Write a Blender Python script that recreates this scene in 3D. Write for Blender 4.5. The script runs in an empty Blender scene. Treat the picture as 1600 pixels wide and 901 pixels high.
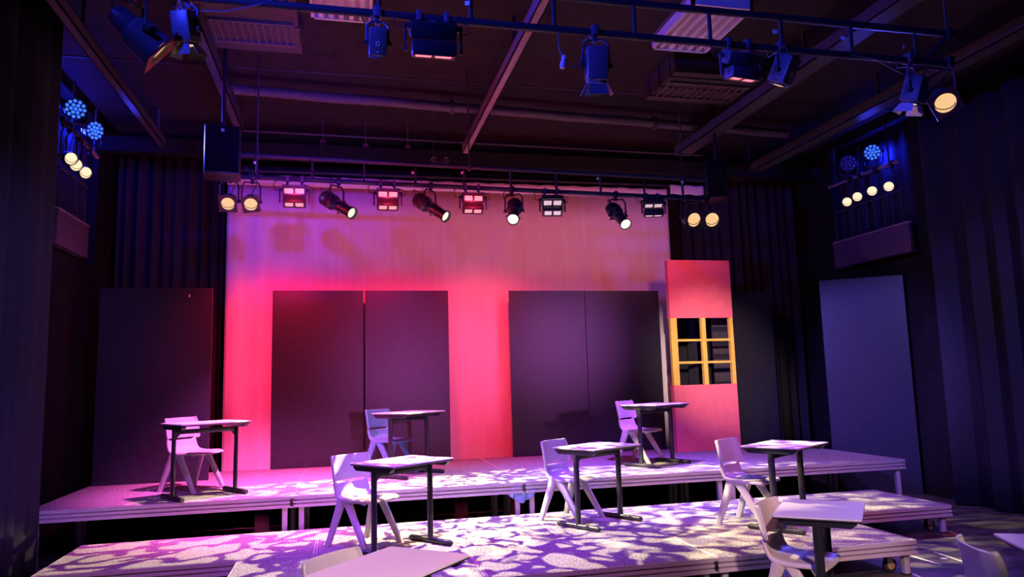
import bpy, bmesh, math, random
from mathutils import Vector, Matrix
random.seed(7)
C = bpy.context.scene.collection
PI = math.pi
# ------------------------------------------------------------------ camera
F, YAW, PITCH, ROLL, CZ = 1136.36, 0.22883, 0.12631, -0.02766, 1.63
W, H = 1600, 901
fw = Vector((math.sin(YAW)*math.cos(PITCH), math.cos(YAW)*math.cos(PITCH), math.sin(PITCH)))
r0 = Vector((math.cos(YAW), -math.sin(YAW), 0)); u0 = r0.cross(fw)
rt = r0*math.cos(ROLL) + u0*math.sin(ROLL); up = -r0*math.sin(ROLL) + u0*math.cos(ROLL)
cam = bpy.data.cameras.new('camera'); co = bpy.data.objects.new('camera', cam); C.objects.link(co)
cam.sensor_width = 36; cam.lens = F/W*36; cam.clip_start = .02
M = Matrix((rt, up, -fw)).transposed().to_4x4(); M.translation = (0, 0, CZ); co.matrix_world = M
bpy.context.scene.camera = co

def at(x, y, ax, v):
    """where the line of sight through a picture point meets the plane axis=v"""
    d = fw + rt*((x-W/2)/F) - up*((y-H/2)/F); o = Vector((0, 0, CZ))
    return o + d*((v-o[ax])/d[ax])

# ------------------------------------------------------------------ materials
def nodes(name):
    m = bpy.data.materials.new(name); m.use_nodes = True
    n = m.node_tree.nodes; return m, n, m.node_tree.links, n['Principled BSDF']
def mat(name, col, rough=.5, metal=0, noise=0, scale=30, spec=.5, bump=0, stretch=(1,1,1), emit=None, es=0, col2=None):
    m, n, l, b = nodes(name)
    b.inputs['Base Color'].default_value = (*col, 1); b.inputs['Roughness'].default_value = rough
    b.inputs['Metallic'].default_value = metal; b.inputs['Specular IOR Level'].default_value = spec
    if noise or bump or col2:
        tc = n.new('ShaderNodeTexCoord'); mp = n.new('ShaderNodeMapping'); mp.inputs['Scale'].default_value = stretch
        t = n.new('ShaderNodeTexNoise'); t.inputs['Scale'].default_value = scale; t.inputs['Detail'].default_value = 5
        l.new(tc.outputs['Object'], mp.inputs[0]); l.new(mp.outputs[0], t.inputs['Vector'])
        if noise or col2:
            r = n.new('ShaderNodeValToRGB'); e = r.color_ramp.elements
            a = col2 if col2 else tuple(c*(1-noise) for c in col); z = col if col2 else tuple(min(1, c*(1+noise)) for c in col)
            e[0].position = .32; e[1].position = .68; e[0].color = (*a, 1); e[1].color = (*z, 1)
            l.new(t.outputs['Fac'], r.inputs[0]); l.new(r.outputs[0], b.inputs['Base Color'])
        if bump:
            bp = n.new('ShaderNodeBump'); bp.inputs['Strength'].default_value = bump; bp.inputs['Distance'].default_value = .01
            l.new(t.outputs['Fac'], bp.inputs['Height']); l.new(bp.outputs[0], b.inputs['Normal'])
    if emit:
        b.inputs['Emission Color'].default_value = (*emit, 1); b.inputs['Emission Strength'].default_value = es
    return m
MT = dict(
 carpet=mat('speckled_grey_carpet', (.42,.40,.42), .95, spec=.05, scale=75, bump=.5, col2=(.05,.048,.055)),
 alu=mat('brushed_aluminium', (.62,.6,.6), .42, .3, noise=.12, scale=40, stretch=(1,1,6)),
 dark=mat('black_powder_coat', (.012,.012,.015), .42, spec=.5, noise=.3, scale=120),
 deskleg=mat('black_desk_metal', (.018,.018,.026), .32, spec=.6, noise=.2, scale=90),
 laminate=mat('pale_laminate', (.74,.68,.74), .34, noise=.04, scale=60, spec=.4),
 board=mat('dark_board_edge', (.03,.025,.03), .5, noise=.2, scale=60),
 chair=mat('pale_grey_plastic', (.46,.44,.48), .3, noise=.05, scale=14, spec=.5),
 chair_cream=mat('cream_plastic', (.60,.53,.49), .32, noise=.05, scale=14, spec=.5),
 chair_blue=mat('teal_blue_plastic', (.10,.24,.42), .28, noise=.08, scale=14, spec=.5),
 velvet=mat('black_stage_velvet', (.032,.030,.040), .95, spec=.03, noise=.15, scale=90),
 flat=mat('satin_black_paint', (.022,.022,.036), .34, spec=.5, noise=.16, scale=18),
 wood=mat('raw_timber', (.32,.2,.1), .7, noise=.25, scale=12, stretch=(1,1,8)),
 coral=mat('coral_paint', (.86,.17,.21), .6, noise=.07, scale=7, spec=.3, bump=.08),
 yellow=mat('yellow_paint', (.80,.56,.09), .5, noise=.1, scale=15),
 cyc=mat('white_cyclorama_cloth', (.80,.77,.79), .9, spec=.05, noise=.045, scale=2.2, stretch=(6,6,.35)),
 wall=mat('black_wall_paint', (.009,.008,.010), .85, spec=.2, noise=.3, scale=6, bump=.2),
 ceil=mat('dark_ceiling_board', (.032,.023,.026), .9, spec=.1, noise=.2, scale=5),
 steel=mat('brown_painted_steel', (.30,.20,.22), .55, spec=.4, noise=.15, scale=20),
 steel_dark=mat('dark_painted_steel', (.055,.045,.06), .6, spec=.3, noise=.15, scale=20),
 duct=mat('grey_duct_metal', (.05,.036,.04), .6, noise=.15, scale=8),
 foil=mat('crinkled_foil', (.13,.095,.10), .5, noise=.3, scale=90, stretch=(6,1,1), bump=.6),
 pipe=mat('dark_blue_pipe_paint', (.03,.03,.045), .5, spec=.3, noise=.2, scale=50),
 lamp_black=mat('lamp_housing_black', (.022,.022,.026), .4, spec=.5, noise=.25, scale=70),
 lamp_blue=mat('lamp_housing_grey', (.10,.10,.13), .42, spec=.5, noise=.15, scale=50),
 maroon=mat('gel_frame_maroon', (.11,.03,.035), .5, noise=.2, scale=30),
 white=mat('white_enamel', (.82,.8,.8), .45, noise=.03, scale=20),
 tag=mat('white_paper_tag', (.85,.85,.85), .7, noise=.05, scale=40),
 rubber=mat('black_rubber', (.02,.02,.02), .7, noise=.2, scale=80),
 amber_wheel=mat('amber_wheel', (.45,.26,.12), .45, noise=.15, scale=40),
 orange_tape=mat('orange_tape', (.75,.16,.05), .6, noise=.1, scale=60),
 white_tape=mat('white_tape', (.75,.75,.75), .6, noise=.15, scale=50),
 bag=mat('light_blue_cloth', (.28,.42,.72), .8, noise=.2, scale=20, bump=.4),
 mesh=mat('speaker_grille', (.006,.006,.010), .9, spec=.04, noise=.5, scale=220, bump=.5),
 parapet=mat('plum_painted_board', (.10,.05,.10), .8, noise=.35, scale=25, bump=.2),
 amber=mat('lit_amber_reflector', (.25,.17,.08), .35, emit=(1,.60,.27), es=.95),
 pale=mat('lit_pale_reflector', (.25,.2,.12), .35, emit=(1,.78,.48), es=1.15),
 warm=mat('lit_warm_lens', (.9,.85,.6), .2, emit=(1,.86,.55), es=6),
 warmdim=mat('dim_warm_lens', (.2,.2,.15), .2, emit=(1,.9,.66), es=1.1),
 redled=mat('lit_red_led', (.3,.05,.06), .3, emit=(1,.2,.25), es=1.7),
 whiteled=mat('dim_white_led', (.4,.3,.3), .3, emit=(1,.66,.74), es=.7),
 blueled=mat('lit_blue_led', (.05,.1,.4), .3, emit=(.03,.13,1), es=1.7),
 offled=mat('unlit_led', (.13,.09,.14), .2),
)
# floor: black boards with paler stretched noise streaks
m, n, l, b = nodes('streaky_black_stage_floor')
tc = n.new('ShaderNodeTexCoord'); mp = n.new('ShaderNodeMapping'); mp.inputs['Scale'].default_value = (.8, 3.2, 1); mp.inputs['Rotation'].default_value = (0,0,.35)
t = n.new('ShaderNodeTexNoise'); t.inputs['Scale'].default_value = 2.4; t.inputs['Detail'].default_value = 8; t.inputs['Roughness'].default_value = .68
r = n.new('ShaderNodeValToRGB'); r.color_ramp.elements[0].position = .38; r.color_ramp.elements[0].color = (.018,.016,.018,1); r.color_ramp.elements[1].position = .72; r.color_ramp.elements[1].color = (.15,.13,.125,1)
l.new(tc.outputs['Object'], mp.inputs[0]); l.new(mp.outputs[0], t.inputs['Vector']); l.new(t.outputs['Fac'], r.inputs[0]); l.new(r.outputs[0], b.inputs['Base Color'])
b.inputs['Roughness'].default_value = .42; MT['floor'] = m

# ------------------------------------------------------------------ mesh builder
class MB:
    def __init__(s): s.b = bmesh.new()
    def _new(s, vs, M): 
        if M is not None: bmesh.ops.transform(s.b, matrix=M, verts=vs)
    def box(s, c, size, M=None, bev=0, seg=2):
        g = bmesh.ops.create_cube(s.b, size=1); vs = g['verts']
        bmesh.ops.scale(s.b, vec=Vector(size), verts=vs)
        if bev:
            es = list({e for v in vs for e in v.link_edges})
            q = bmesh.ops.bevel(s.b, geom=es, offset=bev, segments=seg, affect='EDGES', profile=.5)
            vs = list({v for f in q['faces'] for v in f.verts} | {v for v in vs if v.is_valid})
            seen = set(vs); st = list(vs)
            while st:
                v = st.pop()
                for e in v.link_edges:
                    o = e.other_vert(v)
                    if o not in seen: seen.add(o); st.append(o)
            vs = list(seen)
        bmesh.ops.translate(s.b, vec=Vector(c), verts=vs); s._new(vs, M); return s
    def bx(s, lo, hi, M=None, bev=0):
        lo, hi = Vector(lo), Vector(hi); return s.box((lo+hi)/2, hi-lo, M, bev)
    def ring(s, pts): return [s.b.verts.new(p) for p in pts]
    def loft(s, rings, cap=True, closed=True):
        R = [s.ring(r) for r in rings]; k = len(R[0])
        for a, b_ in zip(R, R[1:]):
            for i in range(k if closed else k-1):
                j = (i+1) % k; s.b.faces.new((a[i], a[j], b_[j], b_[i]))
        if cap and closed: s.b.faces.new(R[0][::-1]); s.b.faces.new(R[-1])
        return s
    def tube(s, pts, rad, seg=10, M=None):
        pts = [Vector(p) for p in pts]; rings = []; prev = None
        for i, p in enumerate(pts):
            d = (pts[min(i+1, len(pts)-1)] - pts[max(i-1, 0)]).normalized()
            if prev is None: a = d.orthogonal().normalized()
            else: a = (prev - d*prev.dot(d)).normalized()
            prev = a; bb = d.cross(a); rr = rad[i] if isinstance(rad, (list, tuple)) else rad
            q = [p + (a*math.cos(k*2*PI/seg) + bb*math.sin(k*2*PI/seg))*rr for k in range(seg)]
            rings.append([M @ x for x in q] if M is not None else q)
        return s.loft(rings)
    def cyl(s, p0, p1, r0_, r1_=None, seg=20, M=None):
        return s.tube([p0, p1], [r0_, r0_ if r1_ is None else r1_], seg, M)
    def lathe(s, prof, M, seg=24, cap=True):
        """profile (distance along +Z, radius) turned about local Z of M"""
        return s.loft([[M @ Vector((rr*math.cos(k*2*PI/seg), rr*math.sin(k*2*PI/seg), z)) for k in range(seg)] for z, rr in prof], cap)
    def prism(s, poly, t, M):
        """polygon in local XY extruded along local Z by t (centred)"""
        return s.loft([[M @ Vector((x, y, -t/2)) for x, y in poly], [M @ Vector((x, y, t/2)) for x, y in poly]])
    def plate_hole(s, half, rad, t, M, seg=32):
        def sq(a):
            c, si = math.cos(a), math.sin(a); k = half/max(abs(c), abs(si)); return (c*k, si*k)
        A = [i*2*PI/seg + PI/4 for i in range(seg)]
        o = [[M @ Vector((*sq(a), z)) for a in A] for z in (-t/2, t/2)]
        i_ = [[M @ Vector((math.cos(a)*rad, math.sin(a)*rad, z)) for a in A] for z in (t/2, -t/2)]
        return s.loft([o[0], o[1], i_[0], i_[1], o[0]], cap=False)
    def sphere(s, c, rad, seg=12, M=None, sc=(1,1,1)):
        g = bmesh.ops.create_uvsphere(s.b, u_segments=seg, v_segments=max(6, seg//2), radius=rad)
        bmesh.ops.scale(s.b, vec=Vector(sc), verts=g['verts']); bmesh.ops.translate(s.b, vec=Vector(c), verts=g['verts']); s._new(g['verts'], M); return s
    def grid(s, fn, nu, nv):
        V = [[s.b.verts.new(fn(i/nu, j/nv)) for j in range(nv+1)] for i in range(nu+1)]
        for i in range(nu):
            for j in range(nv): s.b.faces.new((V[i][j], V[i+1][j], V[i+1][j+1], V[i][j+1]))
        return s
    def build(s, name, m, parent=None, solid=0, sub=0, off=0, smooth=True):
        bmesh.ops.remove_doubles(s.b, verts=s.b.verts, dist=1e-5)
        bmesh.ops.recalc_face_normals(s.b, faces=s.b.faces)
        me = bpy.data.meshes.new(name); s.b.to_mesh(me); s.b.free()
        me.materials.append(MT[m]); o = bpy.data.objects.new(name, me); C.objects.link(o)
        if smooth:
            for p in me.polygons: p.use_smooth = True
            me.set_sharp_from_angle(angle=math.radians(38))
        if solid:
            k = o.modifiers.new('solidify', 'SOLIDIFY'); k.thickness = solid; k.offset = off
        if sub:
            k = o.modifiers.new('subsurf', 'SUBSURF'); k.levels = k.render_levels = sub
        if parent: o.parent = parent
        return o

def tag(o, label, cat, group=None, kind=None):
    o['label'] = label; o['category'] = cat
    if group: o['group'] = group
    if kind: o['kind'] = kind
    return o
def thing(name, label, cat, loc=(0,0,0), rz=0, group=None):
    o = bpy.data.objects.new(name, None); C.objects.link(o); o.empty_display_size = .1
    o.location = loc; o.rotation_euler = (0, 0, rz); return tag(o, label, cat, group)
def copy_tree(o, parent=None):
    c = o.copy(); C.objects.link(c)
    if parent: c.parent = parent
    for ch in list(o.children): copy_tree(ch, c)
    return c
def struct(mb, name, m):
    o = mb.build(name, m, smooth=False); o['kind'] = 'structure'; return o
def frame_z(d, p=(0,0,0), roll=0):
    """matrix whose local +Z looks along d, local X level"""
    d = Vector(d).normalized(); x = Vector((0,0,1)).cross(d)
    x = Vector((1,0,0)) if x.length < 1e-4 else x.normalized()
    y = d.cross(x); m_ = Matrix((x, y, d)).transposed().to_4x4(); m_.translation = Vector(p)
    return m_ @ Matrix.Rotation(roll, 4, 'Z')

# ------------------------------------------------------------------ room shell
XL, XR, YB, YF, ZC = -3.1, 7.5, 11.3, -3.5, 5.25
struct(MB().bx((XL-2, YF-.2, -.2), (XR+2, YB+.2, 0)), 'floor', 'floor')
struct(MB().bx((XL-2, YF-.2, ZC), (XR+2, YB+.2, ZC+.2)), 'ceiling', 'ceil')
struct(MB().bx((XL-2, YB, 0), (XR+2, YB+.2, ZC)), 'wall_back', 'wall')
struct(MB().bx((XL-2, YF-.2, 0), (XR+2, YF, ZC)), 'wall_front', 'wall')
def side_wall(name, x, sgn, y0, y1, z0, z1):
    b_ = MB(); t_ = .15*sgn; xa, xb = sorted((x, x+t_))
    b_.bx((xa, YF, 0), (xb, y0, ZC)); b_.bx((xa, y1, 0), (xb, YB, ZC)); b_.bx((xa, y0, 0), (xb, y1, z0)); b_.bx((xa, y0, z1), (xb, y1, ZC))
    d = x + 1.6*sgn; xa, xb = sorted((x+t_, d))
    b_.bx((xa, y0-.1, z0-.1), (xb, y1+.1, z0)); b_.bx((xa, y0-.1, z1), (xb, y1+.1, z1+.1))
    b_.bx((xa, y0-.1, z0), (xb, y0, z1)); b_.bx((xa, y1, z0), (xb, y1+.1, z1)); xa, xb = sorted((d, d+.1*sgn)); b_.bx((xa, y0-.1, z0-.1), (xb, y1+.1, z1+.1))
    return struct(b_, name, 'wall')
side_wall('wall_left', XL, -1, 8.5, 10.1, 3.2, 5.1)
side_wall('wall_right', XR, 1, 8.1, 9.75, 3.15, 5.1)

# ------------------------------------------------------------------ stage decks
def deck(x0, x1, y0, y1, zt, label, group, caster=False, front=True, clampd=True):
    cx, cy = (x0+x1)/2, (y0+y1)/2; w, d = x1-x0-.006, y1-y0-.006
    t_ = thing('stage_deck', label, 'platform', (cx, cy, 0), 0, group)
    MB().bx((-w/2+.012, -d/2+.012, zt-.02), (w/2-.012, d/2-.012, zt)).build('carpet_top', 'carpet', t_, smooth=False)
    f = MB()
    for za, zb, e in ((zt-.036, zt-.003, 0), (zt-.05, zt-.036, -.022), (zt-.072, zt-.05, .0), (zt-.086, zt-.072, -.022), (zt-.112, zt-.086, .006)):
        f.bx((-w/2-min(e,0), -d/2-e, za), (w/2+min(e,0), -d/2+.03, zb)); f.bx((-w/2-min(e,0), d/2-.03, za), (w/2+min(e,0), d/2+min(e,0), zb))
        f.bx((-w/2-min(e,0), -d/2+.03, za), (-w/2+.03, d/2-.03, zb)); f.bx((w/2-.03, -d/2+.03, za), (w/2+min(e,0), d/2-.03, zb))
    f.build('edge_frame', 'alu', t_, smooth=False)
    for sx in (-1, 1):
        for sy in (-1, 1):
            lx, ly = sx*(w/2-.075), sy*(d/2-.06)
            lg = MB().box((lx, ly, (zt-.1)/2), (.05, .05, zt-.1), bev=.005).build('leg', 'alu', t_)
            MB().box((lx, ly, .006), (.062, .062, .012), bev=.003).build('foot_cap', 'rubber', lg)
    if front and clampd:
        k = MB().box((w/2-.012, -d/2-.004, zt-.062), (.024, .014, .072), bev=.003); k.box((w/2-.012, -d/2-.012, zt-.05), (.012, .012, .018), bev=.002)
        k.build('corner_clamp', 'dark', t_)
    if caster:
        px_, py_ = w/2-.17, -d/2+.16
        cs = MB().box((px_, py_, .155), (.07, .07, .01)).box((px_+.02, py_-.022, .11), (.05, .006, .085)).box((px_+.02, py_+.022, .11), (.05, .006, .085)).build('caster', 'alu', t_)
        Mw = Matrix.Translation((px_+.03, py_, .058)) @ Matrix.Rotation(PI/2, 4, 'X')
        MB().lathe([(-.017,.03),(-.017,.05),(-.012,.058),(.012,.058),(.017,.05),(.017,.03)], Mw).build('wheel', 'rubber', cs)
        MB().lathe([(-.02,.008),(-.02,.034),(.02,.034),(.02,.008)], Mw).build('wheel_hub', 'amber_wheel', cs)
        MB().bx((-w/2+.2, py_-.03, .165), (w/2-.1, py_+.03, .2)).build('cross_rail', 'steel_dark', t_)
    return t_
UX, UW, UY0, UYM, UY1, UZ = -2.79, 2.313, 7.52, 8.80, 10.07, .589
where = ['at the far left of the tall rear tier', 'second from left on the tall rear tier', 'third from left on the tall rear tier', 'at the far right of the tall rear tier']
for i in range(4):
    deck(UX+i*UW, UX+(i+1)*UW, UY0, UYM, UZ, 'carpeted stage deck, front row, ' + where[i], 'decks of the rear tier', clampd=i < 3)
    deck(UX+i*UW, UX+(i+1)*UW, UYM, UY1, UZ, 'carpeted stage deck, back row, ' + where[i], 'decks of the rear tier', front=False)
MX, MW, MY0, MY1, MZ = -2.29, 2.06, 6.35, 7.46, .278
for i, s_ in enumerate(['leftmost, its front edge open to the floor', 'second from left, under the left pale chair', 'third from left, under the middle desk', 'rightmost, with a caster beside its front leg']):
    deck(MX+i*MW, MX+(i+1)*MW, MY0, MY1, MZ, 'low carpeted stage deck of the middle tier, ' + s_, 'decks of the middle tier', caster=(i == 3), clampd=i < 3)
FX = [-.825, .979, 2.731, 4.49]
for i, s_ in enumerate(['left one behind the foreground desk', 'middle one with open carpet', 'right one with brown caster wheel']):
    deck(FX[i], FX[i+1], 5.18, 6.345, MZ, 'low carpeted stage deck of the front tier, ' + s_, 'decks of the front tier', caster=(i == 2), clampd=i < 2)

# ------------------------------------------------------------------ desks
def make_desk():
    t_ = thing('school_desk', 'x', 'desk')
    def rr(hx, hy, r_, n_=5):
        return [(sx*(hx-r_)+r_*math.cos(a0+k*PI/2/n_), sy*(hy-r_)+r_*math.sin(a0+k*PI/2/n_)) for sx, sy, a0 in ((1,1,0),(-1,1,PI/2),(-1,-1,PI),(1,-1,1.5*PI)) for k in range(n_+1)]
    MB().prism(rr(.265,.345,.015), .010, Matrix.Translation((0,0,.715))).build('tabletop', 'laminate', t_)
    MB().loft([[Vector((x, y, z)) for x, y in rr(a, b2, .015)] for a, b2, z in ((.25,.33,.695),(.264,.344,.701),(.264,.344,.710))]).build('underside_board', 'board', t_)
    for s_ in (-1, 1):
        y = s_*.31
        MB().loft([[Vector((x, y+dy, z)) for dy, z in ((-.02,.695),(.02,.695),(.02,zb),(-.02,zb))] for x, zb in ((-.235,.688),(-.2,.66),(.2,.66),(.235,.688))]).build('top_bracket', 'deskleg', t_)
        MB().loft([[Vector((.03*math.cos(a*PI/8), y+.019*math.sin(a*PI/8), z)) for a in range(16)] for z in (.03,.66)]).build('leg', 'deskleg', t_)
        f = MB().tube([(-.245,y,.024),(-.238,y,.024),(.238,y,.024),(.245,y,.024)], [.014,.023,.023,.014], 12)
        fo = f.build('foot_bar', 'deskleg', t_)
        for sx in (-1, 1): MB().cyl((sx*.222,y,.0235), (sx*.25,y,.0235), .0235, .018, 12).build('foot_cap', 'rubber', fo)
        MB().prism([(0,0),(.08,0),(0,-.08)], .008, Matrix.Translation((0, y-s_*.018, .655)) @ Matrix(((0,0,1,0),(-s_,0,0,0),(0,1,0,0),(0,0,0,1)))).build('gusset', 'deskleg', t_)
    MB().box((0,0,.638), (.022,.6,.045), bev=.004).build('cross_rail', 'deskleg', t_)
    return t_
desk0 = make_desk()
DESKS = [
 (-1.335,7.855,UZ,-57,'pale topped school desk at the far left of the rear tier'),
 (.735,8.59,UZ,-47,'pale topped school desk in front of the blue chair on rear tier'),
 (3.655,8.28,UZ,-60,'pale topped school desk on rear tier left of the coral window flat'),
 (.48,6.255,MZ,-52,'pale topped school desk at the left of the low tiers, dappled light on top'),
 (2.35,6.705,MZ,-59,'pale topped school desk in the middle of the low tiers'),
 (3.89,5.99,MZ,-56,'pale topped school desk at the right of the low tiers with caster decks'),
 (3.13,4.465,0,-40,'pink lit school desk on the floor at right, black leg hiding a chair seat'),
 (.235,3.893,0,-41,'large pink topped school desk in the foreground cut by bottom edge'),
 (3.60,3.05,0,-25,'pink topped school desk cropped at the bottom right corner of photo')]
for i, (x, y, z, a, lab) in enumerate(DESKS):
    o = desk0 if i == 0 else copy_tree(desk0)
    o.location = (x, y, z); o.rotation_euler = (0, 0, math.radians(a)); tag(o, lab, 'desk', 'school desks in the classroom set')

# ------------------------------------------------------------------ chairs
def lerp_prof(P, u):
    k = u*(len(P)-1); i = min(int(k), len(P)-2); f = k-i
    return [a+(b2-a)*f for a, b2 in zip(P[i], P[i+1])]
def make_chair(m):
    t_ = thing('school_chair', 'x', 'chair')
    low = [(-.222,.532,.188,.05),(-.212,.492,.190,.05),(-.195,.452,.194,.045),(-.16,.422,.199,.028),(-.1,.405,.206,.008),(-.01,.398,.211,0),(.09,.402,.213,0),(.16,.404,.212,0),(.2,.395,.208,0),(.216,.378,.2,0)]
    def shell(P, nu, nv, slot=0, slot_at=0, flange=.028):
        def fn(u, v):
            x, z, w, c = lerp_prof(P, u); x2, z2, _, _ = lerp_prof(P, min(u+.02, 1)); x1, z1, _, _ = lerp_prof(P, max(u-.02, 0))
            tx, tz = x2-x1, z2-z1; L = math.hypot(tx, tz) or 1
            nx, nz = tz/L, -tx/L                      # backward / downward normal
            s_ = v*2-1; a = abs(s_)
            k = min(a/.9, 1); y = math.copysign(w*k, s_) if a > 1e-6 else 0
            cx = c*k*k*k; dish = (.010*(1-k*k) if u > .35 and c == 0 else 0)
            p = Vector((x+cx, y, z-dish))
            if a > .93:
                p += Vector((nx*flange, math.copysign(.004, s_), nz*flange))
            if slot and abs(u-slot_at) < 1e-6 and k < .82: p.z += slot
            return p
        return MB().grid(fn, nu, nv)
    shell(low, 18, 20, -.022, 0).build('seat', m, t_, solid=.010, sub=1)
    back = [(-.218,.522,.208,.05),(-.225,.555,.215,.052),(-.233,.61,.215,.052),(-.241,.665,.213,.048),(-.249,.71,.210,.043),(-.254,.735,.205,.04),(-.258,.748,.192,.036)]
    shell(back, 12, 20, .022, 0, .030).build('backrest', m, t_, solid=.012, sub=1)
    for s_ in (-1, 1):
        for top, foot in (((-.085,.396),(-.225,.226)), ((-.03,.396),(.215,.204))):
            rings = []
            for f, wx, wy in ((0,.050,.024),(.22,.040,.024),(1,.027,.020)):
                x = top[0]+(foot[0]-top[0])*f; y = s_*(.188+(foot[1]-.188)*f); z = top[1]*(1-f)
                rings.append([Vector((x+wx*cx, y+wy*cy, z)) for cx, cy in ((1,.5),(.6,1),(-.6,1),(-1,.5),(-1,-.5),(-.6,-1),(.6,-1),(1,-.5))])
            MB().loft(rings).build('leg', m, t_)
    return t_
chair0 = make_chair('chair'); chairb = make_chair('chair_blue'); chairc = make_chair('chair_cream')
used = set()
def put_chair(src, x, y, z, a, lab):
    o = copy_tree(src) if src in used else src
    used.add(src); o.location = (x, y, z); o.rotation_euler = (0, 0, math.radians(a)); tag(o, lab, 'chair', 'school chairs in the classroom set')
put_chair(chair0, -1.54,8.40,UZ,-35,'pale plastic school chair at the far left desk of the rear tier')
put_chair(chairb, .54,8.845,UZ,-42,'blue plastic school chair, the only blue one, on the rear tier')
put_chair(chairc, 3.61,8.67,UZ,-50,'cream plastic school chair on rear tier near the coral window flat')
put_chair(chair0, .185,6.575,MZ,-48,'purple lit pale school chair at the left desk of the low tiers')
put_chair(chair0, 2.19,7.04,MZ,-50,'violet lit pale school chair at the middle desk of the low tiers')
put_chair(chair0, 3.655,6.235,MZ,-54,'pale school chair at the right desk of low tiers, red in its lumbar dip')
put_chair(chairc, 3.01,4.545,0,-49,'beige pale school chair on the floor behind the right black leg desk')
put_chair(chair0, .09,3.953,0,-42,'pale school chair in the foreground, only its rounded back top showing')
put_chair(chair0, 3.317,3.126,0,-23,'pale school chair back cropped at bottom right of photo')

# ------------------------------------------------------------------ flats, window flat, cyclorama
def flat(p0, p1, z0, z1, label, group=None, back=1):
    p0, p1 = Vector((*p0, 0)), Vector((*p1, 0)); d = p1-p0; L = d.length; a = math.atan2(d.y, d.x)
    t_ = thing('stage_flat', label, 'stage flat', ((p0.x+p1.x)/2, (p0.y+p1.y)/2, z0), a, group); h = z1-z0
    MB().box((0, .012, h/2), (L, .024, h), bev=.002).build('panel', 'flat', t_, smooth=False)
    f = MB()
    for z in (.03, h/2, h-.03): f.box((0, .043, z), (L-.12, .036, .06))
    for x in (-L/2+.085, L/2-.085): f.box((x, .043, h/2), (.05, .037, h-.13))
    f.build('rear_frame', 'wood', t_)
    return t_
FY = 9.98
fx = [at(424,600,1,FY).x, at(569.3,600,1,FY).x, at(702.5,600,1,FY).x]
flat((fx[0],FY),(fx[1]-.012,FY), UZ, 2.9, 'tall black flat, left leaf of the left pair before the red cyclorama', 'black flats before the cyclorama')
flat((fx[1]+.012,FY),(fx[2],FY), UZ, 2.9, 'tall black flat, right leaf of the left pair, behind the blue chair', 'black flats before the cyclorama')
fx = [at(799,600,1,FY).x, at(919,600,1,FY).x, at(1036,600,1,FY).x]
flat((fx[0],FY),(fx[1]-.003,FY), UZ, 2.9, 'tall black flat, left leaf of the right pair, right of red strip', 'black flats before the cyclorama')
flat((fx[1]+.003,FY),(fx[2],FY), UZ, 2.9, 'tall black flat, right leaf of the right pair, behind cream chair', 'black flats before the cyclorama')
LY = 9.2
flat((at(150,600,1,LY).x,LY),(at(329,600,1,LY).x,LY), UZ, 2.83, 'black flat standing alone at the far left of the rear tier')
flat((5.62,FY),(6.42,FY), UZ, 2.87, 'dark flat half hidden behind the coral window flat')
pR0 = Vector((6.56, 8.98)); pR1 = Vector((7.42, 8.37))
flat(pR0, pR1, 0, 2.92, 'wide violet lit black flat angled at the right beside the curtain')
tg = MB().box(at(296,462,1,LY-.004), (.016,.004,.03)).build('paper_tag', 'tag'); tag(tg, 'tiny white tag stuck on the far left black flat', 'tag')

WY = 9.5
x0, x1 = at(1055,560,1,WY).x, at(1149,560,1,WY).x; wz0, wz1, ztop = 1.505, 2.45, 3.285
t_ = thing('window_flat', 'coral pink scenery flat with yellow six pane window opening', 'stage flat', ((x0+x1)/2, WY, UZ)); hw = (x1-x0)/2
MB().bx((-hw,0,0),(hw,.03,wz0-UZ)).build('lower_panel', 'coral', t_, smooth=False); MB().bx((-hw,0,wz1-UZ),(hw,.03,ztop-UZ)).build('upper_panel', 'coral', t_, smooth=False)
b_ = MB().bx((-hw-.045,-.004,0),(-hw,.09,wz0-UZ)).bx((-hw-.045,-.004,wz1-UZ),(-hw,.09,ztop-UZ)).bx((hw-.04,.03,0),(hw,.09,ztop-UZ)).bx((-hw,.03,ztop-UZ-.06),(hw-.04,.09,ztop-UZ)).bx((-hw,.03,0),(hw-.04,.09,.06)); b_.build('side_frame', 'coral', t_, smooth=False)
b_ = MB(); q = .065; za, zb = wz0-UZ, wz1-UZ
b_.bx((-hw-.04,0,za),(-hw+.055,.06,zb)).bx((hw-.055,0,za),(hw-.002,.06,zb)).bx((-.032,0,za),(.032,.06,zb))
for k in (1, 2):
    z = za+(zb-za)*k/3; b_.bx((-hw+.055,.012,z-.016),(-.032,.05,z+.016)).bx((.032,.012,z-.016),(hw-.055,.05,z+.016))
b_.build('window_bars', 'yellow', t_, smooth=False)
h_ = MB().cyl((-hw+.1,-.02,.32),(-hw+.1,-.02,.40), .008); h_.cyl((-hw+.1,.005,.325),(-hw+.1,-.02,.325), .006); h_.cyl((-hw+.1,.005,.395),(-hw+.1,-.02,.395), .006); h_.build('handle', 'coral', t_)
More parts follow.
